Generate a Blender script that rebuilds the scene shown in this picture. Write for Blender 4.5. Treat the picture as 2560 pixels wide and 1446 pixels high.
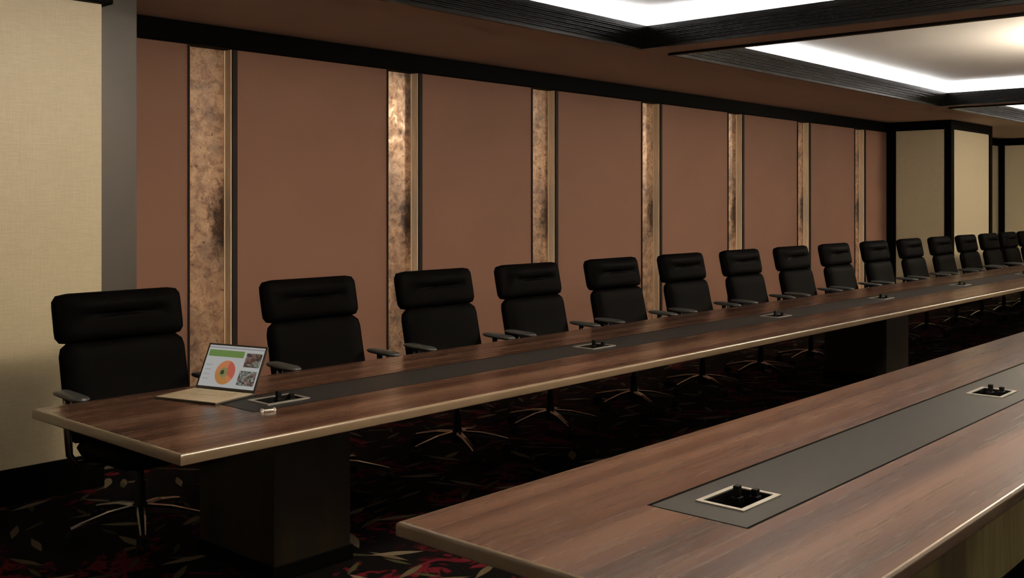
import bpy, bmesh, math, random
from mathutils import Vector, Matrix
random.seed(7)
S = bpy.context.scene
COL = S.collection
for o in list(bpy.data.objects):
    bpy.data.objects.remove(o)

# ------------------------------------------------------------------ camera
CAM_Z = 1.685
cam_d = bpy.data.cameras.new('camera')
cam_d.sensor_width = 36.0
cam_d.lens = 36.0 * 2583.9 / 2560.0
cam_d.shift_y = -(723.0 - 508.5) / 2560.0
cam_d.clip_start = 0.05
cam = bpy.data.objects.new('camera', cam_d)
COL.objects.link(cam)
cam.location = (0, 0, CAM_Z)
cam.rotation_euler = (math.pi / 2, 0, 0.7345 - math.pi / 2)
S.camera = cam

# ------------------------------------------------------------------ world, exposure
W = bpy.data.worlds.new('world')
S.world = W
W.use_nodes = True
W.node_tree.nodes['Background'].inputs[0].default_value = (0.01, 0.009, 0.008, 1)
W.node_tree.nodes['Background'].inputs[1].default_value = 1.0
S.view_settings.view_transform = 'Standard'
S.view_settings.look = 'None'
S.view_settings.gamma = 1.0
S.view_settings.use_curve_mapping = False
S.view_settings.exposure = -0.28
LAMP_POWER = 90.0      # emission of the warm ceiling lamp shades
LED_POWER = 82.0       # emission of the cove strips

# ------------------------------------------------------------------ sizes (metres)
CEIL = 3.032
WALL_Y = 6.96
PIER_Y = 5.95
END_X = 22.86
TOP = 0.745           # table top
X0, Y0 = -7.6, -9.0   # unseen ends of the room

# ------------------------------------------------------------------ materials
def new_mat(name):
    m = bpy.data.materials.new(name)
    m.use_nodes = True
    nt = m.node_tree
    return m, nt, nt.nodes['Principled BSDF']

def plain(name, col, rough=0.6, metal=0.0, spec=0.5, noise=0.0, scale=8.0, bump=0.0, bscale=60.0):
    m, nt, b = new_mat(name)
    b.inputs['Roughness'].default_value = rough
    b.inputs['Metallic'].default_value = metal
    b.inputs['Specular IOR Level'].default_value = spec
    tc = nt.nodes.new('ShaderNodeTexCoord')
    if noise > 0:
        n = nt.nodes.new('ShaderNodeTexNoise')
        n.inputs['Scale'].default_value = scale
        n.inputs['Detail'].default_value = 4
        nt.links.new(tc.outputs['Object'], n.inputs['Vector'])
        r = nt.nodes.new('ShaderNodeValToRGB')
        r.color_ramp.elements[0].position = 0.3
        r.color_ramp.elements[1].position = 0.7
        r.color_ramp.elements[0].color = tuple(c * (1 - noise) for c in col) + (1,)
        r.color_ramp.elements[1].color = tuple(min(1, c * (1 + noise)) for c in col) + (1,)
        nt.links.new(n.outputs['Fac'], r.inputs['Fac'])
        nt.links.new(r.outputs['Color'], b.inputs['Base Color'])
    else:
        b.inputs['Base Color'].default_value = (*col, 1)
    if bump > 0:
        n2 = nt.nodes.new('ShaderNodeTexNoise')
        n2.inputs['Scale'].default_value = bscale
        nt.links.new(tc.outputs['Object'], n2.inputs['Vector'])
        bp = nt.nodes.new('ShaderNodeBump')
        bp.inputs['Strength'].default_value = bump
        bp.inputs['Distance'].default_value = 0.002
        nt.links.new(n2.outputs['Fac'], bp.inputs['Height'])
        nt.links.new(bp.outputs['Normal'], b.inputs['Normal'])
    return m

def emit(name, col, power):
    m, nt, b = new_mat(name)
    b.inputs['Base Color'].default_value = (*[min(1, c) for c in col], 1)
    b.inputs['Emission Color'].default_value = (*col, 1)
    b.inputs['Emission Strength'].default_value = power
    b.inputs['Roughness'].default_value = 0.5
    return m

def ramp(nt, fac, stops, interp='LINEAR'):
    r = nt.nodes.new('ShaderNodeValToRGB')
    cr = r.color_ramp
    cr.interpolation = interp
    while len(cr.elements) < len(stops):
        cr.elements.new(0.5)
    for e, (p, c) in zip(cr.elements, stops):
        e.position = p
        e.color = (*c, 1) if len(c) == 3 else c
    nt.links.new(fac, r.inputs['Fac'])
    return r.outputs['Color']

def math_node(nt, op, a, b=None):
    n = nt.nodes.new('ShaderNodeMath')
    n.operation = op
    for i, v in enumerate((a, b)):
        if v is None:
            continue
        if isinstance(v, (int, float)):
            n.inputs[i].default_value = v
        else:
            nt.links.new(v, n.inputs[i])
    return n.outputs[0]

def mix(nt, fac, a, b, blend='MIX'):
    n = nt.nodes.new('ShaderNodeMix')
    n.data_type = 'RGBA'
    n.blend_type = blend
    for key, v in ((0, fac), (6, a), (7, b)):
        if isinstance(v, (int, float)):
            n.inputs[key].default_value = v
        elif isinstance(v, tuple):
            n.inputs[key].default_value = (*v, 1) if len(v) == 3 else v
        else:
            nt.links.new(v, n.inputs[key])
    return n.outputs[2]

def mapped(nt, scale=(1, 1, 1), rot=(0, 0, 0), loc=(0, 0, 0), src='Object'):
    tc = nt.nodes.new('ShaderNodeTexCoord')
    mp = nt.nodes.new('ShaderNodeMapping')
    mp.inputs['Scale'].default_value = scale
    mp.inputs['Rotation'].default_value = rot
    mp.inputs['Location'].default_value = loc
    nt.links.new(tc.outputs[src], mp.inputs['Vector'])
    return mp.outputs[0]

def noise_tex(nt, vec, scale, detail=4, rough=0.55, dist=0.0):
    n = nt.nodes.new('ShaderNodeTexNoise')
    n.inputs['Scale'].default_value = scale
    n.inputs['Detail'].default_value = detail
    n.inputs['Roughness'].default_value = rough
    n.inputs['Distortion'].default_value = dist
    nt.links.new(vec, n.inputs['Vector'])
    return n.outputs['Fac']

def wood(name, dark, mid, light, along='X', rough=0.32, spec=0.5, coat=0.0, stretch=14.0):
    m, nt, b = new_mat(name)
    sc = {'X': (0.2, stretch, stretch), 'Z': (stretch, stretch, 1.0)}[along]
    v = mapped(nt, sc)
    a = noise_tex(nt, v, 0.5, 4, 0.5, 0.15)
    f = noise_tex(nt, v, 4.0, 3, 0.6)
    c1 = ramp(nt, a, [(0.38, dark), (0.5, mid), (0.64, light)])
    c2 = ramp(nt, f, [(0.35, (0.84, 0.84, 0.84)), (0.65, (1.07, 1.07, 1.07))])
    col = mix(nt, 1.0, c1, c2, 'MULTIPLY')
    nt.links.new(col, b.inputs['Base Color'])
    rr = ramp(nt, f, [(0.3, (rough + 0.05,) * 3), (0.7, (rough - 0.04,) * 3)])
    nt.links.new(rr, b.inputs['Roughness'])
    b.inputs['Specular IOR Level'].default_value = spec
    b.inputs['Coat Weight'].default_value = coat
    b.inputs['Coat Roughness'].default_value = 0.15
    return m

def carpet():
    m, nt, b = new_mat('carpet')
    base_v = mapped(nt)
    # large red scribbled fields
    n1 = noise_tex(nt, mapped(nt, (1, 1, 1)), 1.6, 5, 0.6, 1.2)
    n2 = noise_tex(nt, mapped(nt, (1, 1.0, 1), (0, 0, 0.5)), 5.5, 3, 0.5, 2.0)
    red_zone = ramp(nt, n1, [(0.51, (0, 0, 0)), (0.56, (1, 1, 1))])
    red_line = ramp(nt, n2, [(0.47, (0, 0, 0)), (0.52, (1, 1, 1)), (0.62, (1, 1, 1)), (0.68, (0.1, 0.1, 0.1))])
    red_fac = mix(nt, 1.0, red_zone, red_line, 'MULTIPLY')
    col = mix(nt, red_fac, (0.0012, 0.0007, 0.0008), (0.06, 0.004, 0.008))
    # sprays of leaves: every cell one slender leaf with a direction of its own
    for scale, a, bb, off, tint in ((4.2, 0.50, 0.085, 0.0, (0.06, 0.045, 0.026)),
                                    (5.6, 0.50, 0.08, 3.7, (0.03, 0.028, 0.013)),
                                    (3.1, 0.42, 0.085, 9.1, (0.10, 0.078, 0.052))):
        vec = mapped(nt, (scale, scale, scale), (0, 0, off), (off, off * 0.7, 0))
        vo = nt.nodes.new('ShaderNodeTexVoronoi')
        vo.voronoi_dimensions = '2D'
        vo.inputs['Scale'].default_value = 1.0
        nt.links.new(vec, vo.inputs['Vector'])
        sub = nt.nodes.new('ShaderNodeVectorMath')
        sub.operation = 'SUBTRACT'
        nt.links.new(vec, sub.inputs[0])
        nt.links.new(vo.outputs['Position'], sub.inputs[1])
        sep = nt.nodes.new('ShaderNodeSeparateColor')
        nt.links.new(vo.outputs['Color'], sep.inputs[0])
        ang = math_node(nt, 'MULTIPLY', sep.outputs[0], 6.283)
        ro = nt.nodes.new('ShaderNodeVectorRotate')
        ro.rotation_type = 'Z_AXIS'
        nt.links.new(sub.outputs[0], ro.inputs['Vector'])
        nt.links.new(ang, ro.inputs['Angle'])
        sx = nt.nodes.new('ShaderNodeSeparateXYZ')
        nt.links.new(ro.outputs[0], sx.inputs[0])
        ex = math_node(nt, 'POWER', math_node(nt, 'ABSOLUTE', math_node(nt, 'DIVIDE', sx.outputs[0], a)), 1.5)
        ey = math_node(nt, 'ABSOLUTE', math_node(nt, 'DIVIDE', sx.outputs[1], bb))
        inside = math_node(nt, 'LESS_THAN', math_node(nt, 'ADD', ex, ey), 1.0)
        keep = math_node(nt, 'GREATER_THAN', sep.outputs[1], 0.6)
        fac = math_node(nt, 'MULTIPLY', inside, keep)
        col = mix(nt, fac, col, tint)
    pile = ramp(nt, noise_tex(nt, base_v, 260, 2), [(0.3, (0.6, 0.6, 0.6)), (0.7, (1.2, 1.2, 1.2))])
    col = mix(nt, 1.0, col, pile, 'MULTIPLY')
    nt.links.new(col, b.inputs['Base Color'])
    b.inputs['Roughness'].default_value = 0.95
    b.inputs['Specular IOR Level'].default_value = 0.05
    return m

def mottled(name, bright=1.0, rough=0.3):
    """foxed antique gold mirror, with a dark reflection painted along its right edge at mid height"""
    m, nt, b = new_mat(name)
    tc = nt.nodes.new('ShaderNodeTexCoord')
    oi = nt.nodes.new('ShaderNodeObjectInfo')
    off = nt.nodes.new('ShaderNodeVectorMath')
    off.operation = 'SCALE'
    off.inputs[0].default_value = (37.0, 11.0, 53.0)
    nt.links.new(oi.outputs['Random'], off.inputs['Scale'])
    add = nt.nodes.new('ShaderNodeVectorMath')
    nt.links.new(tc.outputs['Object'], add.inputs[0])
    nt.links.new(off.outputs[0], add.inputs[1])
    v = add.outputs[0]
    big = noise_tex(nt, v, 3.0, 5, 0.6, 0.4)
    small = noise_tex(nt, v, 15.0, 5, 0.65, 0.6)
    spots = noise_tex(nt, v, 40.0, 3, 0.6)
    c1 = ramp(nt, small, [(0.26, (0.12, 0.08, 0.058)), (0.42, (0.33, 0.205, 0.138)), (0.54, (0.48, 0.335, 0.23)), (0.72, (0.64, 0.49, 0.355))])
    c2 = ramp(nt, big, [(0.34, (0.34, 0.33, 0.35)), (0.46, (0.80, 0.74, 0.71)), (0.56, (1.0, 0.93, 0.84)), (0.68, (1.25, 1.16, 1.04))])
    col = mix(nt, 1.0, c1, c2, 'MULTIPLY')
    c3 = ramp(nt, spots, [(0.30, (0.16, 0.10, 0.07)), (0.37, (1, 1, 1))])
    col = mix(nt, 1.0, col, c3, 'MULTIPLY')
    col = mix(nt, 1.0, col, (bright, bright, bright), 'MULTIPLY')
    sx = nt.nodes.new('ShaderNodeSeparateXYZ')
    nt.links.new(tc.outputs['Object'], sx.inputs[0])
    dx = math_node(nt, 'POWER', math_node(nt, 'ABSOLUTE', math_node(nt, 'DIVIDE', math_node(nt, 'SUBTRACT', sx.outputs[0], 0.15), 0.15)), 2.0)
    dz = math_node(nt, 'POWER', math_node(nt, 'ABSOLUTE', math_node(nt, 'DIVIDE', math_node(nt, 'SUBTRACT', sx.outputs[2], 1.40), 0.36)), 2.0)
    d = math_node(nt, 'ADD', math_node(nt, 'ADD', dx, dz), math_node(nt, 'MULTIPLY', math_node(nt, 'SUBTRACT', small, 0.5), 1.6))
    dark_refl = ramp(nt, d, [(0.15, (0.12, 0.09, 0.075)), (0.95, (1, 1, 1))])  # dark mirror reflection, painted into the pane colour at a fixed spot
    col = mix(nt, 1.0, col, dark_refl, 'MULTIPLY')
    nt.links.new(col, b.inputs['Base Color'])
    b.inputs['Metallic'].default_value = 0.25
    rr = ramp(nt, small, [(0.3, (rough + 0.25,) * 3), (0.7, (rough,) * 3)])
    nt.links.new(rr, b.inputs['Roughness'])
    return m

def woven(name, col, rough=0.55, spec=0.4, amount=0.12):
    """woven vinyl wall cloth: short horizontal and vertical threads"""
    m, nt, b = new_mat(name)
    h = noise_tex(nt, mapped(nt, (10, 10, 90)), 1.4, 3, 0.6)
    v = noise_tex(nt, mapped(nt, (90, 90, 8)), 1.4, 3, 0.6)
    s = math_node(nt, 'ADD', math_node(nt, 'MULTIPLY', h, 0.6), math_node(nt, 'MULTIPLY', v, 0.4))
    c = ramp(nt, s, [(0.35, tuple(x * (1 - amount) for x in col)), (0.65, tuple(min(1, x * (1 + amount)) for x in col))])
    nt.links.new(c, b.inputs['Base Color'])
    bp = nt.nodes.new('ShaderNodeBump')
    bp.inputs['Strength'].default_value = 0.35
    bp.inputs['Distance'].default_value = 0.004
    nt.links.new(s, bp.inputs['Height'])
    nt.links.new(bp.outputs['Normal'], b.inputs['Normal'])
    b.inputs['Roughness'].default_value = rough
    b.inputs['Specular IOR Level'].default_value = spec
    return m

M = {}
M['carpet'] = carpet()
M['beige'] = woven('beige_wall_cloth', (0.55, 0.48, 0.325), 0.42, 0.5, 0.07)
M['brown'] = plain('brown_wall_cloth', (0.205, 0.099, 0.063), 0.75, noise=0.05, scale=1.2, bump=0.15, bscale=300)
M['grey_post'] = plain('taupe_lacquer', (0.050, 0.041, 0.032), 0.45, noise=0.04)
M['black_wood'] = wood('black_stained_wood', (0.003, 0.0026, 0.0024), (0.006, 0.005, 0.0045), (0.010, 0.008, 0.007), 'X', 0.35, 0.35)
M['black_trim'] = plain('black_satin', (0.0012, 0.0011, 0.0011), 0.55, spec=0.03, noise=0.15)
M['moulding'] = plain('black_lacquer', (0.003, 0.0027, 0.0026), 0.32, spec=0.18, noise=0.15)
M['frame'] = plain('dark_brown_frame', (0.014, 0.008, 0.0055), 0.6, spec=0.15, noise=0.15)
M['ceiling'] = plain('brown_ceiling_paint', (0.55, 0.42, 0.34), 0.85, noise=0.03, scale=2)
M['coffer'] = plain('white_coffer_paint', (0.82, 0.80, 0.76), 0.8, noise=0.02, scale=2)
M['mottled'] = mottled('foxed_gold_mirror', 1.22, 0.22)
M['gold_side'] = wood('gold_leaf_return', (0.72, 0.54, 0.36), (0.86, 0.68, 0.48), (0.92, 0.76, 0.56), 'Z', 0.5, 0.4, 0, 30)
M['wood'] = wood('walnut_table', (0.046, 0.021, 0.013), (0.078, 0.037, 0.023), (0.120, 0.063, 0.040), 'X', 0.25, 0.75, 0.0, 13)
M['edge'] = plain('table_edge_band', (0.14, 0.10, 0.063), 0.25, spec=0.6, noise=0.08, scale=5)
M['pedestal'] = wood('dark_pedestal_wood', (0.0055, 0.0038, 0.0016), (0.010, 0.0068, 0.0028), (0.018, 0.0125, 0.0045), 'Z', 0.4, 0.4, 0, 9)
M['veneer'] = wood('olive_veneer', (0.10, 0.08, 0.034), (0.20, 0.165, 0.07), (0.27, 0.23, 0.10), 'Z', 0.45, 0.4, 0, 7)
M['inlay'] = plain('grey_leather_inlay', (0.011, 0.0108, 0.0106), 0.5, spec=0.25, noise=0.06, scale=3, bump=0.1, bscale=400)
M['groove'] = plain('black_groove', (0.002, 0.0016, 0.0015), 0.8, spec=0.02)
M['silver'] = plain('brushed_aluminium', (0.55, 0.53, 0.49), 0.38, metal=0.85, noise=0.04)
M['chrome'] = plain('chrome', (0.30, 0.29, 0.28), 0.2, metal=1.0)
M['fabric'] = plain('black_chair_leather', (0.0016, 0.0014, 0.0014), 0.55, spec=0.012, noise=0.15, bump=0.15, bscale=180)
M['plastic'] = plain('dark_grey_plastic', (0.035, 0.036, 0.036), 0.4, noise=0.1)
M['black'] = plain('matte_black', (0.002, 0.002, 0.002), 0.6, spec=0.1)
M['laptop'] = plain('dark_laptop_shell', (0.035, 0.028, 0.022), 0.4, metal=0.4, noise=0.05)
M['deck'] = plain('gold_laptop_deck', (0.42, 0.35, 0.24), 0.45, metal=0.2, noise=0.03)
M['keys'] = plain('laptop_keys', (0.36, 0.30, 0.21), 0.6)
M['white'] = plain('white_plastic', (0.75, 0.72, 0.66), 0.35)
M['brass'] = plain('brass', (0.55, 0.38, 0.16), 0.3, metal=1.0)
M['led'] = emit('cove_led', (0.95, 0.97, 1.0), LED_POWER)
M['bead'] = plain('polished_gold_bead', (0.95, 0.80, 0.60), 0.4, metal=0.1, noise=0.03)
M['shade'] = emit('warm_lamp_shade', (1.0, 0.86, 0.68), LAMP_POWER)
M['shade_top'] = emit('warm_lamp_top', (1.0, 0.86, 0.68), LAMP_POWER * 2.0)
M['shade_dim'] = emit('warm_lamp_shade_dimmed', (1.0, 0.86, 0.68), LAMP_POWER * 0.3)
M['diffuser_dim'] = emit('warm_lamp_diffuser_dimmed', (1.0, 0.86, 0.68), LAMP_POWER * 0.1)
M['diffuser'] = emit('warm_lamp_diffuser', (1.0, 0.86, 0.68), LAMP_POWER * 0.26)

# ------------------------------------------------------------------ mesh helpers
def link(o, parent=None):
    COL.objects.link(o)
    if parent is not None:
        o.parent = parent
    return o

def mesh_obj(name, verts, faces, mat, parent=None, smooth=False):
    me = bpy.data.meshes.new(name)
    me.from_pydata([tuple(v) for v in verts], [], faces)
    me.update()
    if smooth:
        me.polygons.foreach_set('use_smooth', [True] * len(me.polygons))
    me.materials.append(mat)
    return link(bpy.data.objects.new(name, me), parent)

def bm_obj(name, bm, mat, parent=None, smooth=False):
    me = bpy.data.meshes.new(name)
    bm.normal_update()
    bm.to_mesh(me)
    bm.free()
    if smooth:
        me.polygons.foreach_set('use_smooth', [True] * len(me.polygons))
    me.materials.append(mat)
    return link(bpy.data.objects.new(name, me), parent)

def add_box(bm, x0, x1, y0, y1, z0, z1, bevel=0.0, seg=2):
    vs = [bm.verts.new((x, y, z)) for x in (x0, x1) for y in (y0, y1) for z in (z0, z1)]
    q = [(0, 1, 3, 2), (4, 6, 7, 5), (0, 4, 5, 1), (2, 3, 7, 6), (0, 2, 6, 4), (1, 5, 7, 3)]
    fs = [bm.faces.new([vs[i] for i in f]) for f in q]
    if bevel > 0:
        es = list({e for f in fs for e in f.edges})
        bmesh.ops.bevel(bm, geom=es, offset=bevel, segments=seg, profile=0.5, affect='EDGES')

def box(name, ext, mat, parent=None, bevel=0.0, seg=2):
    bm = bmesh.new()
    add_box(bm, *ext, bevel=bevel, seg=seg)
    return bm_obj(name, bm, mat, parent)

def add_tube(bm, pts, radii, n=12, caps=True):
    """round tube along points, one radius per point"""
    rings = []
    up = Vector((0, 0, 1))
    for i, p in enumerate(pts):
        p = Vector(p)
        a = Vector(pts[max(i - 1, 0)])
        b = Vector(pts[min(i + 1, len(pts) - 1)])
        t = (b - a).normalized()
        ref = up if abs(t.dot(up)) < 0.95 else Vector((1, 0, 0))
        u = t.cross(ref).normalized()
        w = u.cross(t).normalized()
        rings.append([bm.verts.new(p + (u * math.cos(2 * math.pi * k / n) + w * math.sin(2 * math.pi * k / n)) * radii[i]) for k in range(n)])
    for r0, r1 in zip(rings, rings[1:]):
        for k in range(n):
            bm.faces.new((r0[k], r0[(k + 1) % n], r1[(k + 1) % n], r1[k]))
    if caps:
        bm.faces.new(rings[0][::-1])
        bm.faces.new(rings[-1])

def add_lathe(bm, prof, n=24, center=(0, 0, 0)):
    """surface of revolution about z through center, prof = [(r, z)]"""
    c = Vector(center)
    rings = []
    for r, z in prof:
        if r < 1e-6:
            rings.append([bm.verts.new(c + Vector((0, 0, z)))])
        else:
            rings.append([bm.verts.new(c + Vector((r * math.cos(2 * math.pi * k / n), r * math.sin(2 * math.pi * k / n), z))) for k in range(n)])
    for a, b in zip(rings, rings[1:]):
        for k in range(n):
            k2 = (k + 1) % n
            if len(a) == 1 and len(b) == 1:
                continue
            if len(a) == 1:
                bm.faces.new((a[0], b[k], b[k2]))
            elif len(b) == 1:
                bm.faces.new((a[k], b[0], a[k2]))
            else:
                bm.faces.new((a[k], a[k2], b[k2], b[k]))

def empty(name, loc, label, cat, group=None, rotz=0.0):
    o = bpy.data.objects.new(name, None)
    o.empty_display_size = 0.1
    link(o)
    o.location = loc
    o.rotation_euler = (0, 0, rotz)
    tag(o, label, cat, group)
    return o

def tag(o, label, cat, group=None):
    o['label'] = label
    o['category'] = cat
    if group:
        o['group'] = group
    return o

def struct(o, label, cat='wall'):
    o['kind'] = 'structure'
    o['label'] = label
    o['category'] = cat
    return o

def copy_tree(o, parent=None):
    c = o.copy()
    COL.objects.link(c)
    c.parent = parent
    for ch in o.children:
        copy_tree(ch, c)
    return c

ORD = ['first', 'second', 'third', 'fourth', 'fifth', 'sixth', 'seventh', 'eighth', 'ninth', 'tenth', 'eleventh',
       'twelfth', 'thirteenth', 'fourteenth', 'fifteenth', 'sixteenth', 'seventeenth']

# ------------------------------------------------------------------ floor
fl = box('floor', (X0 - 0.2, END_X + 0.2, Y0 - 0.2, WALL_Y + 0.3, -0.1, 0.0), M['carpet'])
struct(fl, 'dark carpet with red scribbles and pale leaf sprays', 'floor')

# ------------------------------------------------------------------ ceiling with three lit coffers
COFF_X = [(-6.274, 0.336), (0.77, 7.38), (7.814, 14.424), (14.858, 21.468)]
COFF_YS = [(-1.44, 5.17), (-8.484, -1.874)]
PAN_Z = 3.315
SLAB = 3.42
bm = bmesh.new()
ys = [WALL_Y + 0.2] + [v for c in COFF_YS for v in c[::-1]] + [Y0]
for i in range(0, len(ys), 2):
    add_box(bm, X0, END_X, ys[i + 1], ys[i], CEIL, SLAB)
xs = [X0] + [v for c in COFF_X for v in c] + [END_X]
for cy in COFF_YS:
    for i in range(0, len(xs), 2):
        add_box(bm, xs[i], xs[i + 1], cy[0], cy[1], CEIL, SLAB)
ceil = bm_obj('ceiling', bm, M['ceiling'])
struct(ceil, 'brown ceiling with deep square coffers framed in black moulding', 'ceiling')

def rect_sweep(bm, x0, x1, y0, y1, prof):
    """sweep profile (inset, z) round a rectangle, mitred corners, each side with its own vertices"""
    for side in range(4):
        rows = []
        for ins, z in prof:
            c = [(x0 + ins, y0 + ins, z), (x1 - ins, y0 + ins, z), (x1 - ins, y1 - ins, z), (x0 + ins, y1 - ins, z)]
            rows.append((bm.verts.new(c[side]), bm.verts.new(c[(side + 1) % 4])))
        for a, b in zip(rows, rows[1:]):
            bm.faces.new((a[0], a[1], b[1], b[0]))

STEP = [(0.0, CEIL + 0.02), (0.0, CEIL - 0.022), (0.045, CEIL - 0.022), (0.045, CEIL + 0.006)]
ins, z = 0.045, CEIL + 0.006
for k in range(5):
    STEP += [(ins + 0.022, z), (ins + 0.022, z + 0.010), (ins + 0.034, z + 0.010), (ins + 0.034, z + 0.021)]
    ins += 0.034
    z += 0.021
STEP += [(ins + 0.004, z), (ins + 0.004, z + 0.024), (ins - 0.008, z + 0.024), (ins - 0.008, z - 0.012), (0.060, z - 0.012)]
for (a, b) in COFF_X:
    for (c, d) in COFF_YS:
        bm = bmesh.new()
        rect_sweep(bm, a, b, c, d, STEP)
        bm_obj('coffer_moulding', bm, M['moulding'], ceil)
        bm = bmesh.new()
        add_box(bm, a, b, c, d, PAN_Z, SLAB)                                   # tray panel
        for e in ((a, a + 0.07, c, d), (b - 0.07, b, c, d), (a + 0.07, b - 0.07, c, c + 0.07), (a + 0.07, b - 0.07, d - 0.07, d)):
            add_box(bm, *e, CEIL + 0.06, PAN_Z)
        bm_obj('coffer_tray', bm, M['coffer'], ceil)
        # light strip on the back of the lip, in a channel that throws the light on the tray wall
        for key, nm, i0, i1, za, zb in (('led', 'cove_light_strip', 0.155, 0.162, z - 0.010, z + 0.016),
                                        ('moulding', 'light_channel', 0.162, 0.170, z - 0.012, z + 0.017)):
            bm = bmesh.new()
            for e in ((a + i0, a + i1, c + i0, d - i0), (b - i1, b - i0, c + i0, d - i0), (a + i1, b - i1, c + i0, c + i1), (a + i1, b - i1, d - i1, d - i0)):
                add_box(bm, *e, za, zb)
            bm_obj(nm, bm, M[key], ceil)

# ------------------------------------------------------------------ walls
PITCH, NICHE_W, NICHE_X = 1.952, 0.418, 4.100
niches = [(NICHE_X + i * PITCH, NICHE_X + i * PITCH + NICHE_W) for i in range(7)]
wb = box('wall_back', (X0, 17.1, WALL_Y + 0.10, WALL_Y + 0.25, 0, CEIL), M['brown'])
struct(wb, 'brown cloth wall split by tall antique mirror strips')
edges = [2.2] + [v for n in niches for v in n] + [17.1]
for i in range(0, len(edges), 2):
    box('wall_panel', (edges[i], edges[i + 1], WALL_Y, WALL_Y + 0.10, 0, CEIL), M['brown'], wb)
for i, (a, b) in enumerate(niches):
    t = empty('mirror_strip', ((a + b) / 2, WALL_Y, 0.14),
              f'tall foxed gold mirror strip, {ORD[i]} along the brown wall from the grey post', 'mirror', 'antique mirror strips in the brown wall')
    w = NICHE_W / 2
    H = 2.872 - 0.14 + 0.01
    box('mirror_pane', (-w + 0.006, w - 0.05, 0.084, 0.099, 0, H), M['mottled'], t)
    box('gold_return', (w - 0.052, w - 0.04, 0.002, 0.098, 0, H), M['gold_side'], t)
    box('gold_return', (-w + 0.002, -w + 0.010, 0.002, 0.098, 0, H), M['gold_side'], t)
    box('gold_bead', (w - 0.060, w - 0.0515, 0.076, 0.0845, 0, H), M['bead'], t, 0.002)
    box('frame_strip', (-w - 0.002, -w + 0.011, -0.012, 0.05, 0, H), M['frame'], t)
    box('frame_strip', (w - 0.041, w + 0.002, -0.012, 0.06, 0, H), M['frame'], t)
tr = box('trim_1', (2.2, 17.1, WALL_Y - 0.05, WALL_Y + 0.09, 2.872, CEIL), M['black_trim'], bevel=0.006)
struct(tr, 'black cornice along the top of the brown wall', 'trim')
bb = box('baseboard_back', (2.2, 17.1, WALL_Y - 0.02, WALL_Y + 0.09, 0, 0.14), M['black_trim'], bevel=0.004)
struct(bb, 'black baseboard under the brown wall', 'baseboard')
post = box('trim_2', (2.70, 3.335, 6.28, WALL_Y + 0.05, 0, CEIL), M['grey_post'], bevel=0.004)
struct(post, 'plain grey-brown post between the beige pier and the brown wall', 'trim')

# near pier, beige cloth, black cornice and base
pier = box('wall_left', (X0, 2.935, PIER_Y, WALL_Y + 0.1, 0, CEIL), M['beige'])
struct(pier, 'beige woven cloth wall pier behind the laptop end of the table')
box('cornice', (X0, 2.985, PIER_Y - 0.05, PIER_Y + 0.35, 2.872, CEIL), M['black_trim'], pier, 0.006)
box('base_board', (X0, 2.945, PIER_Y - 0.02, PIER_Y + 0.35, 0, 0.20), M['black_trim'], pier, 0.004)

# far pier that stands out from the wall
FX0, FX1, FY = 17.08, 19.12, 5.90
fp = box('wall_right', (FX0 + 0.03, FX1 - 0.03, FY + 0.03, WALL_Y + 0.2, 0, CEIL), M['beige'])
struct(fp, 'square beige wall pier with black frame at the far end of the brown wall')
box('cornice', (FX0, FX1, FY, WALL_Y, 2.885, CEIL), M['black_trim'], fp, 0.006)
box('base_board', (FX0, FX1, FY, WALL_Y, 0, 0.2), M['black_trim'], fp, 0.004)
box('frame_post', (FX0, FX0 + 0.14, FY, FY + 0.11, 0.2, 2.885), M['black_trim'], fp, 0.004)
box('frame_post', (FX1 - 0.12, FX1, FY, FY + 0.11, 0.2, 2.885), M['black_trim'], fp, 0.004)
box('frame_post', (FX0, FX0 + 0.1, WALL_Y - 0.15, WALL_Y + 0.02, 0.2, 2.885), M['black_trim'], fp, 0.004)
box('cloth_panel', (FX0 + 0.16, FX1 - 0.14, FY + 0.018, FY + 0.05, 0.22, 2.87), M['beige'], fp, 0.006)
box('cloth_panel', (FX0 + 0.018, FX0 + 0.05, FY + 0.125, WALL_Y - 0.165, 0.22, 2.87), M['beige'], fp, 0.006)

# beyond the pier and the end wall
wr = box('wall_recess', (FX1 - 0.1, END_X + 0.2, WALL_Y, WALL_Y + 0.25, 0, CEIL), M['beige'])
struct(wr, 'beige wall between the far pier and the end wall')
box('cornice', (FX1 - 0.1, END_X, WALL_Y - 0.05, WALL_Y + 0.01, 2.885, CEIL), M['black_trim'], wr, 0.006)
ew = box('wall_end', (END_X, END_X + 0.2, Y0 - 0.2, WALL_Y + 0.2, 0, CEIL), M['beige'])
struct(ew, 'beige panelled end wall beyond the far pier')
box('cornice', (END_X - 0.05, END_X + 0.01, Y0, WALL_Y - 0.05, 2.885, CEIL), M['black_trim'], ew, 0.006)
box('base_board', (END_X - 0.03, END_X + 0.01, Y0, WALL_Y - 0.05, 0, 0.2), M['black_trim'], ew, 0.004)
for y in (6.81, 4.6, 2.4, 0.2, -2.0):
    box('frame_post', (END_X - 0.03, END_X + 0.01, y, y + 0.12, 0.2, 2.885), M['black_trim'], ew, 0.004)
wf = box('wall_front', (X0 - 0.2, END_X + 0.2, Y0 - 0.2, Y0, 0, CEIL), M['brown'])
struct(wf, 'brown wall across the room from the mirror strips')
ws = box('wall_side', (X0 - 0.2, X0, Y0, WALL_Y + 0.2, 0, CEIL), M['brown'])
struct(ws, 'brown wall at the near end of the room')

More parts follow.
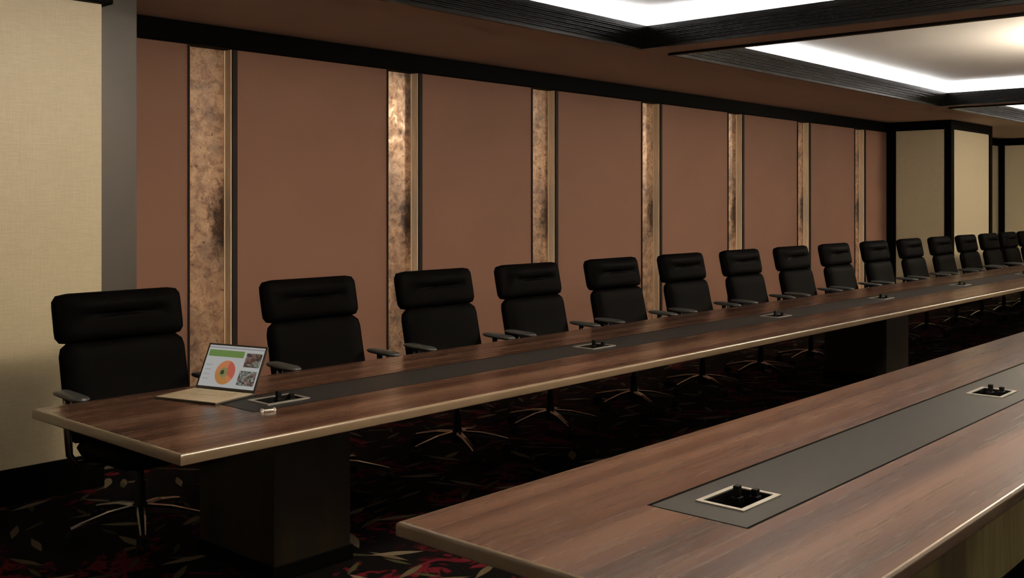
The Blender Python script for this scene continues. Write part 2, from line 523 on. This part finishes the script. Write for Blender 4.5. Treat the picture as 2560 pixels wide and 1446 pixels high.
# ------------------------------------------------------------------ lamps at the coffer centres
for j, (c, d) in enumerate(COFF_YS):
    for i, (a, b) in enumerate(COFF_X):
        t = empty('ceiling_lamp', ((a + b) / 2, (c + d) / 2, PAN_Z),
                  f'round warm drum lamp hanging in the {ORD[i]} coffer of the row ' + ('over the tables' if j == 0 else 'away from the tables'),
                  'ceiling lamp', 'drum lamps in the coffers')
        bm = bmesh.new()
        add_lathe(bm, [(0, 0.0), (0.09, 0.0), (0.09, -0.02), (0.02, -0.03), (0.012, -0.29), (0, -0.29)], 20)
        bm_obj('stem', bm, M['brass'], t)
        bm = bmesh.new()
        add_lathe(bm, [(0.45, -0.525), (0.45, -0.27)], 40)
        bm_obj('lamp_shade', bm, M['shade' if j == 0 and i > 0 else 'shade_dim'], t)
        bm = bmesh.new()
        add_lathe(bm, [(0.445, -0.275), (0, -0.275)], 40)
        bm_obj('shade_top', bm, M['shade_top' if j == 0 and i > 0 else 'diffuser_dim'], t)
        bm = bmesh.new()
        add_lathe(bm, [(0, -0.52), (0.445, -0.52)], 40)
        bm_obj('diffuser', bm, M['diffuser' if j == 0 and i > 0 else 'diffuser_dim'], t)
        bm = bmesh.new()
        for zz in (-0.275, -0.52):
            add_lathe(bm, [(0.448, zz - 0.008), (0.462, zz - 0.008), (0.462, zz + 0.008), (0.448, zz + 0.008)], 40)
        bm_obj('shade_ring', bm, M['brass'], t)

# ------------------------------------------------------------------ conference tables
TAB_X0, TAB_X1 = 2.035, 19.3
BOX_X = [2.925, 5.40, 7.88, 10.05, 12.30, 14.75]
WELL_W, WELL_D = 0.205, 0.135

# ------------------------------------------------------------------ sunk cable boxes, parts of the tables
def socket_box(parent, loc):
    w, d = 0.24 / 2, 0.172 / 2
    iw, idd = WELL_W / 2, WELL_D / 2
    bm = bmesh.new()
    for e in ((-w, w, -d, -idd), (-w, w, idd, d), (-w, -iw, -idd, idd), (iw, w, -idd, idd)):
        add_box(bm, *e, -0.002, 0.004)
    t = bm_obj('cable_box', bm, M['silver'], parent)
    t.location = loc
    bm = bmesh.new()
    th, dep = 0.003, 0.065
    for e in ((-iw, iw, -idd, -idd + th, -dep, 0.001), (-iw, iw, idd - th, idd, -dep, 0.001), (-iw, -iw + th, -idd, idd, -dep, 0.001),
              (iw - th, iw, -idd, idd, -dep, 0.001), (-iw, iw, -idd, idd, -dep - th, -dep)):
        add_box(bm, *e)
    bm_obj('well', bm, M['black'], t)
    for (x, y, hgt) in ((0.005, 0.008, 0.040), (0.052, -0.030, 0.026)):
        bm = bmesh.new()
        add_box(bm, x - 0.012, x + 0.012, y - 0.010, y + 0.010, -0.064, hgt, 0.003)
        add_box(bm, x - 0.016, x + 0.016, y - 0.014, y + 0.014, -0.064, 0.004, 0.003)
        bm_obj('cable_plug', bm, M['black'], t)
    return t

def conference_table(y0, y1, boxes, pedestals, label, ped_mat='pedestal'):
    t = empty('conference_table', (TAB_X0, y0, 0), label, 'table', 'long conference tables')
    L, Wd = TAB_X1 - TAB_X0, y1 - y0
    ix0, ix1 = 0.645, L - 0.645
    iy0, iy1 = Wd / 2 - 0.165, Wd / 2 + 0.165
    g = 0.012
    # wooden top: four boards round the inlay, one surface
    bm = bmesh.new()
    z1, z0 = TOP, TOP - 0.045
    e = 0.012
    for ext in ((e, L - e, e, iy0 - g), (e, L - e, iy1 + g, Wd - e), (e, ix0 - g, iy0 - g, iy1 + g), (ix1 + g, L - e, iy0 - g, iy1 + g)):
        add_box(bm, *ext, z0, z1)
    add_box(bm, ix0 - g, ix1 + g, iy0 - g, iy1 + g, z0, TOP - 0.02) if not boxes else None
    bm_obj('table_top', bm, M['wood'], t)
    # rounded lipping round the rim
    bm = bmesh.new()
    prof = [(e, z1)]
    for k in range(0, 7):
        a = math.pi / 2 * k / 6
        prof.append((e - e * math.sin(a) * 1.0, z1 - e + e * math.cos(a)))
    for k in range(0, 5):
        a = math.pi / 2 * k / 4
        prof.append((0.006 * (1 - math.cos(a)), z0 + 0.006 - 0.006 * math.sin(a)))
    prof.append((0.10, z0))
    rect_sweep(bm, 0, L, 0, Wd, prof)
    o = bm_obj('edge_lipping', bm, M['edge'], t, smooth=True)
    # inlay of grey leather with holes for the sockets, in a black shadow gap
    bm = bmesh.new()
    add_box(bm, ix0 - g, ix1 + g, iy0 - g, iy0, TOP - 0.03, TOP - 0.0012)
    add_box(bm, ix0 - g, ix1 + g, iy1, iy1 + g, TOP - 0.03, TOP - 0.0012)
    add_box(bm, ix0 - g, ix0, iy0, iy1, TOP - 0.03, TOP - 0.0012)
    add_box(bm, ix1, ix1 + g, iy0, iy1, TOP - 0.03, TOP - 0.0012)
    bm_obj('shadow_gap', bm, M['groove'], t)
    bm = bmesh.new()
    cx = ix0
    for bx in boxes:
        a, b = bx - TAB_X0 - WELL_W / 2, bx - TAB_X0 + WELL_W / 2
        add_box(bm, cx, a, iy0, iy1, TOP - 0.03, TOP - 0.001)
        add_box(bm, a, b, iy0, Wd / 2 - WELL_D / 2, TOP - 0.03, TOP - 0.001)
        add_box(bm, a, b, Wd / 2 + WELL_D / 2, iy1, TOP - 0.03, TOP - 0.001)
        cx = b
    add_box(bm, cx, ix1, iy0, iy1, TOP - 0.03, TOP - 0.001)
    bm_obj('leather_inlay', bm, M['inlay'], t)
    for bx in boxes:
        socket_box(t, (bx - TAB_X0, Wd / 2, TOP))
    for (px0, px1, py0, py1) in pedestals:
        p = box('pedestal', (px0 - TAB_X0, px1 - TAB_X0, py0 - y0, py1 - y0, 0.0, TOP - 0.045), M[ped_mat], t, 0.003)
        box('plinth', (px0 - TAB_X0 - 0.01, px1 - TAB_X0 + 0.01, py0 - y0 - 0.01, py1 - y0 + 0.01, 0, 0.07), M['black_trim'], p, 0.002)
    return t

T1 = (3.505, 4.79)
T2 = (1.038, 2.30)
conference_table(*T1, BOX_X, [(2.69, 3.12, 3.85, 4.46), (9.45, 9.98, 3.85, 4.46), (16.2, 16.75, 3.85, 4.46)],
                 'long walnut conference table with a dark inlay strip, the laptop on it')
conference_table(*T2, BOX_X, [(3.42, 5.25, 1.42, 1.95), (9.45, 9.98, 1.38, 1.98), (16.2, 16.75, 1.38, 1.98)],
                 'long walnut conference table with grey inlay and nothing on top but sockets', 'veneer')

# ------------------------------------------------------------------ office chairs
def cushion(bm, w, h, thick, rad, front=None, n=56, rings=12, p=7.0, sag=0.0):
    """padded slab in the x-z plane centred on 0, front towards -y"""
    hw, hh = w / 2, h / 2
    def outline(a):
        c, s = math.cos(a), math.sin(a)
        # rounded rectangle by ray marching the exact corner arcs
        t = min(hw / abs(c) if abs(c) > 1e-9 else 1e9, hh / abs(s) if abs(s) > 1e-9 else 1e9)
        x, z = c * t, s * t
        cx, cz = hw - rad, hh - rad
        if abs(x) > cx and abs(z) > cz:
            sx, sz = math.copysign(cx, c), math.copysign(cz, s)
            b = -(c * sx + s * sz)
            q = sx * sx + sz * sz - rad * rad
            t = -b + math.sqrt(max(b * b - q, 0))
            x, z = c * t, s * t
        return x, z
    # angles concentrated so that the corners stay round
    base = math.atan2(hh, hw)
    angs = []
    for k in range(n):
        angs.append(2 * math.pi * k / n)
    rr = [((i + 1) / rings) for i in range(rings)]
    rr = [1 - (1 - r) ** 1.35 for r in rr]
    for side in (-1, 1):
        c0 = bm.verts.new((0, side * thick / 2 + (front(0, 0) if side < 0 and front else 0), 0))
        prev = None
        for r in rr:
            ring = []
            for a in angs:
                x, z = outline(a)
                x, z = x * r, z * r
                y = side * thick / 2 * max(1 - r ** p, 0) ** 0.5
                if side < 0 and front:
                    y += front(x, z) * (1 - r ** 6)
                ring.append(bm.verts.new((x, y, z)))
            for k in range(n):
                k2 = (k + 1) % n
                if prev is None:
                    f = (c0, ring[k], ring[k2])
                else:
                    f = (prev[k], ring[k], ring[k2], prev[k2])
                bm.faces.new(f if side < 0 else f[::-1])
            prev = ring
    bmesh.ops.remove_doubles(bm, verts=bm.verts, dist=1e-5)

REC = math.radians(12.0)

def place(bm, y, z, tilt):
    M4 = Matrix.Translation((0, y, z)) @ Matrix.Rotation(-tilt, 4, 'X')
    bmesh.ops.transform(bm, matrix=M4, verts=bm.verts)

def make_chair():
    t = bpy.data.objects.new('office_chair', None)
    link(t)
    # headrest cushion with a pillow roll and a pinched fold under it
    def head_front(x, z):
        roll = -0.020 * math.exp(-((z - 0.055) / 0.045) ** 2) * max(0, 1 - (abs(x) / 0.30) ** 6)
        fold = 0.024 * math.exp(-((z - 0.005) / 0.010) ** 2) * max(0, 1 - (abs(x) / 0.24) ** 4)
        return roll + fold
    bm = bmesh.new()
    cushion(bm, 0.705, 0.258, 0.125, 0.05, head_front, n=72, rings=26)
    place(bm, 0.215, 1.098, REC)
    bm_obj('headrest', bm, M['fabric'], t, True)
    def back_front(x, z):
        return -0.015 * math.exp(-((z + 0.12) / 0.13) ** 2)
    bm = bmesh.new()
    cushion(bm, 0.69, 0.50, 0.115, 0.06, back_front, n=64, rings=12)
    place(bm, 0.130, 0.735, REC)
    bm_obj('backrest', bm, M['fabric'], t, True)
    # shell plate joining the cushions behind
    bm = bmesh.new()
    add_box(bm, -0.10, 0.10, 0.03, 0.055, -0.42, 0.22, 0.008)
    place(bm, 0.165, 0.90, REC)
    bm_obj('back_bar', bm, M['plastic'], t)
    # seat
    bm = bmesh.new()
    cushion(bm, 0.62, 0.56, 0.115, 0.09, None, n=56, rings=10)
    bmesh.ops.transform(bm, matrix=Matrix.Translation((0, -0.16, 0.470)) @ Matrix.Rotation(math.radians(90), 4, 'X'), verts=bm.verts)
    bm_obj('seat', bm, M['fabric'], t, True)
    box('seat_mechanism', (-0.14, 0.14, -0.2, 0.14, 0.375, 0.42), M['black'], t, 0.01)
    bm = bmesh.new()
    add_tube(bm, [(-0.12, -0.05, 0.395), (-0.27, -0.06, 0.39), (-0.30, -0.06, 0.385)], [0.007, 0.007, 0.012], 8)
    bm_obj('lever', bm, M['black'], t, True)
    # arms
    for s in (-1, 1):
        bm = bmesh.new()
        cushion(bm, 0.078, 0.29, 0.032, 0.036, None, n=40, rings=6, p=4)
        bmesh.ops.transform(bm, matrix=Matrix.Translation((s * 0.375, -0.035, 0.752)) @ Matrix.Rotation(math.radians(92.0), 4, 'X'), verts=bm.verts)
        a = bm_obj('arm_pad', bm, M['plastic'], t, True)
        bm = bmesh.new()
        add_tube(bm, [(s * 0.375, 0.0, 0.745), (s * 0.378, 0.0, 0.60), (s * 0.372, -0.01, 0.46), (s * 0.34, -0.02, 0.415), (s * 0.12, -0.02, 0.405)], [0.020, 0.020, 0.017, 0.016, 0.016], 10)
        bm_obj('arm_bracket', bm, M['chrome'], a, True)
    # column, five-star base, castors
    bm = bmesh.new()
    add_lathe(bm, [(0, 0.07), (0.042, 0.07), (0.045, 0.14), (0.03, 0.15), (0.03, 0.26), (0.019, 0.265), (0.019, 0.38), (0, 0.38)], 18)
    bm_obj('gas_column', bm, M['black'], t, True)
    for k in range(5):
        a = math.radians(172 + 72 * k)
        c, s = math.cos(a), math.sin(a)
        bm = bmesh.new()
        r = []
        for d, zc, hw, hh in ((0.03, 0.125, 0.026, 0.020), (0.16, 0.118, 0.021, 0.015), (0.30, 0.090, 0.016, 0.011), (0.345, 0.078, 0.014, 0.010)):
            r.append([bm.verts.new((c * d - s * x, s * d + c * x, zc + z)) for x, z in ((-hw, -hh), (hw, -hh), (hw, hh * 0.4), (hw * 0.55, hh), (-hw * 0.55, hh), (-hw, hh * 0.4))])
        for p, q in zip(r, r[1:]):
            for i in range(6):
                bm.faces.new((p[i], p[(i + 1) % 6], q[(i + 1) % 6], q[i]))
        bm.faces.new(r[0][::-1])
        bm.faces.new(r[-1])
        leg = bm_obj('base_leg', bm, M['chrome'], t)
        bm = bmesh.new()
        for w in (-0.018, 0.018):
            cx, cy = c * 0.335 - s * w, s * 0.335 + c * w
            add_tube(bm, [(cx + s * 0.011, cy - c * 0.011, 0.030), (cx - s * 0.011, cy + c * 0.011, 0.030)], [0.030, 0.030], 16)
        add_tube(bm, [(c * 0.335, s * 0.335, 0.03), (c * 0.335, s * 0.335, 0.075)], [0.009, 0.009], 8)
        bm_obj('castor', bm, M['black'], leg)
    return t

CHAIR_Y = 4.965
CHAIR_X = [2.655, 3.885, 4.945, 5.925, 6.995, 8.055, 9.12, 10.20, 11.25, 12.36, 13.48, 14.56, 15.62, 16.62, 17.55, 18.50]
proto = make_chair()
for i, x in enumerate(CHAIR_X):
    o = proto if i == 0 else copy_tree(proto)
    o.location = (x, CHAIR_Y, 0)
    if i == 0:
        lab = 'black high-back office chair at the table end, before the beige pier'
    elif i == 1:
        lab = 'black high-back office chair just behind the open laptop, second in its row'
    else:
        lab = f'black high-back office chair, {ORD[i]} in the row from the laptop end'
    tag(o, lab, 'chair', 'office chairs along the laptop table')

# ------------------------------------------------------------------ laptop
fx, fy = -0.962, -0.272                       # direction towards the user
rz = math.atan2(-fx, fy) + math.pi            # local -y looks at the user
lap = empty('laptop', (2.850, 4.492, TOP), 'open laptop showing an orange pie chart on its screen', 'laptop', rotz=math.atan2(fx, -fy))
LW, LD = 0.380, 0.275
box('base', (-LW / 2, LW / 2, -LD, 0.0, 0.0, 0.011), M['laptop'], lap, 0.003)
box('deck', (-LW / 2 + 0.004, LW / 2 - 0.004, -LD + 0.004, -0.012, 0.0105, 0.0125), M['deck'], lap, 0.0006)
kb = bmesh.new()
for r in range(5):
    for c in range(14):
        x = -0.155 + c * 0.0224
        y = -0.135 + r * 0.0215
        add_box(kb, x, x + 0.0185, y, y + 0.0175, 0.012, 0.0138)
o = bm_obj('keyboard', kb, M['keys'], lap)
o['kind'] = 'stuff'
box('touch_pad', (-0.055, 0.055, -0.245, -0.165, 0.012, 0.0130), M['keys'], lap, 0.0003)
# lid in its own frame, leaning back
LEAN = math.radians(26)
lid = box('lid', (-LW / 2, LW / 2, 0.0, 0.007, 0.0, 0.240), M['laptop'], lap, 0.003)
lid.location = (0, -0.006, 0.010)
lid.rotation_euler = (-LEAN, 0, 0)
bm = bmesh.new()
add_tube(bm, [(-0.13, 0, 0.010), (0.13, 0, 0.010)], [0.006, 0.006], 10)
bm_obj('hinge', bm, M['black'], lap)

def flat_emit(name, col, p=0.62):
    m, nt, b = new_mat(name)
    b.inputs['Base Color'].default_value = (0.01, 0.01, 0.01, 1)
    b.inputs['Emission Color'].default_value = (*col, 1)
    b.inputs['Emission Strength'].default_value = p
    b.inputs['Roughness'].default_value = 0.4
    return m

def photo_emit(name, cols, scale):
    m, nt, b = new_mat(name)
    v = mapped(nt, (scale, scale, scale))
    vo = nt.nodes.new('ShaderNodeTexVoronoi')
    vo.inputs['Scale'].default_value = 1.0
    nt.links.new(v, vo.inputs['Vector'])
    sp = nt.nodes.new('ShaderNodeSeparateColor')
    nt.links.new(vo.outputs['Color'], sp.inputs[0])
    c = ramp(nt, sp.outputs[0], [(i / len(cols), k) for i, k in enumerate(cols)], 'CONSTANT')
    nt.links.new(c, b.inputs['Emission Color'])
    b.inputs['Emission Strength'].default_value = 0.6
    b.inputs['Base Color'].default_value = (0.01, 0.01, 0.01, 1)
    return m

SCR = {
    'white': flat_emit('screen_white', (0.60, 0.60, 0.58)),
    'grey': flat_emit('screen_grey', (0.36, 0.34, 0.36)),
    'green': flat_emit('screen_green', (0.17, 0.30, 0.07)),
    'orange': flat_emit('screen_orange', (0.72, 0.25, 0.10)),
    'red': flat_emit('screen_red', (0.66, 0.13, 0.09)),
    'amber': flat_emit('screen_amber', (0.60, 0.26, 0.07)),
    'lime': flat_emit('screen_lime', (0.30, 0.28, 0.10)),
    'dark': flat_emit('screen_dark', (0.03, 0.05, 0.015)),
    'photo_a': photo_emit('screen_photo_people', [(0.03, 0.03, 0.02), (0.20, 0.12, 0.10), (0.12, 0.20, 0.12), (0.30, 0.26, 0.24), (0.10, 0.04, 0.03)], 75),
    'photo_b': photo_emit('screen_photo_meeting', [(0.03, 0.05, 0.03), (0.25, 0.14, 0.12), (0.35, 0.36, 0.34), (0.08, 0.05, 0.04), (0.16, 0.20, 0.16)], 90),
}
me = bpy.data.meshes.new('screen')
verts, faces, mats = [], [], []
order = list(SCR)
def add_poly(pts, lay, key):
    i = len(verts)
    for (x, z) in pts:
        verts.append((x, -0.0004 - lay * 0.0002, z))
    faces.append(list(range(i, i + len(pts))))
    mats.append(order.index(key))
def rectp(x0, x1, z0, z1, lay, key):
    add_poly([(x0, z0), (x1, z0), (x1, z1), (x0, z1)], lay, key)
def disc(cx, cz, r, lay, key, a0=0, a1=360, n=36):
    p = [(cx + r * math.cos(math.radians(a0 + (a1 - a0) * k / n)), cz + r * math.sin(math.radians(a0 + (a1 - a0) * k / n))) for k in range(n + (0 if a1 - a0 >= 360 else 1))]
    if a1 - a0 < 360:
        p = [(cx, cz)] + p
    add_poly(p, lay, key)
rectp(-0.178, 0.178, 0.016, 0.230, 0, 'white')
rectp(-0.178, 0.178, 0.216, 0.222, 1, 'grey')
rectp(-0.170, 0.058, 0.172, 0.206, 1, 'green')
disc(-0.030, 0.092, 0.062, 1, 'orange')
disc(-0.030, 0.092, 0.062, 2, 'red', -30, 75, 14)
disc(-0.030, 0.092, 0.062, 2, 'amber', 180, 300, 14)
disc(-0.040, 0.092, 0.026, 3, 'lime')
disc(-0.047, 0.092, 0.012, 4, 'dark')
rectp(0.072, 0.172, 0.128, 0.200, 1, 'photo_a')
rectp(0.060, 0.168, 0.034, 0.108, 1, 'photo_b')
for k in range(4):
    rectp(-0.165, -0.125, 0.125 - k * 0.024, 0.128 - k * 0.024, 1, 'grey')
me.from_pydata(verts, [], faces)
for k in order:
    me.materials.append(SCR[k])
me.polygons.foreach_set('material_index', mats)
me.update()
scr = link(bpy.data.objects.new('screen', me), lid)
scr['label'] = 'lit screen with green banner, orange pie chart and two photos'

# ------------------------------------------------------------------ small white gadget by the first cable box
g = empty('dongle', (2.72, 3.936, TOP), 'small white dongle with brass end lying beside the first cable box', 'dongle', rotz=math.radians(-17))
bm = bmesh.new()
cushion(bm, 0.066, 0.018, 0.013, 0.008, None, n=28, rings=5, p=4)
bmesh.ops.transform(bm, matrix=Matrix.Translation((0, 0, 0.006)) @ Matrix.Rotation(math.radians(90), 4, 'X'), verts=bm.verts)
bm_obj('body', bm, M['silver'], g, True)
bm = bmesh.new()
add_lathe(bm, [(0, 0), (0.008, 0.001), (0.010, 0.008), (0.007, 0.015), (0, 0.017)], 16, (-0.028, 0, 0))
bm_obj('cap', bm, M['white'], g, True)
bm = bmesh.new()
add_lathe(bm, [(0, 0), (0.007, 0.001), (0.009, 0.008), (0.006, 0.015), (0, 0.016)], 16, (0.028, 0, 0))
bm_obj('cap', bm, M['white'], g, True)
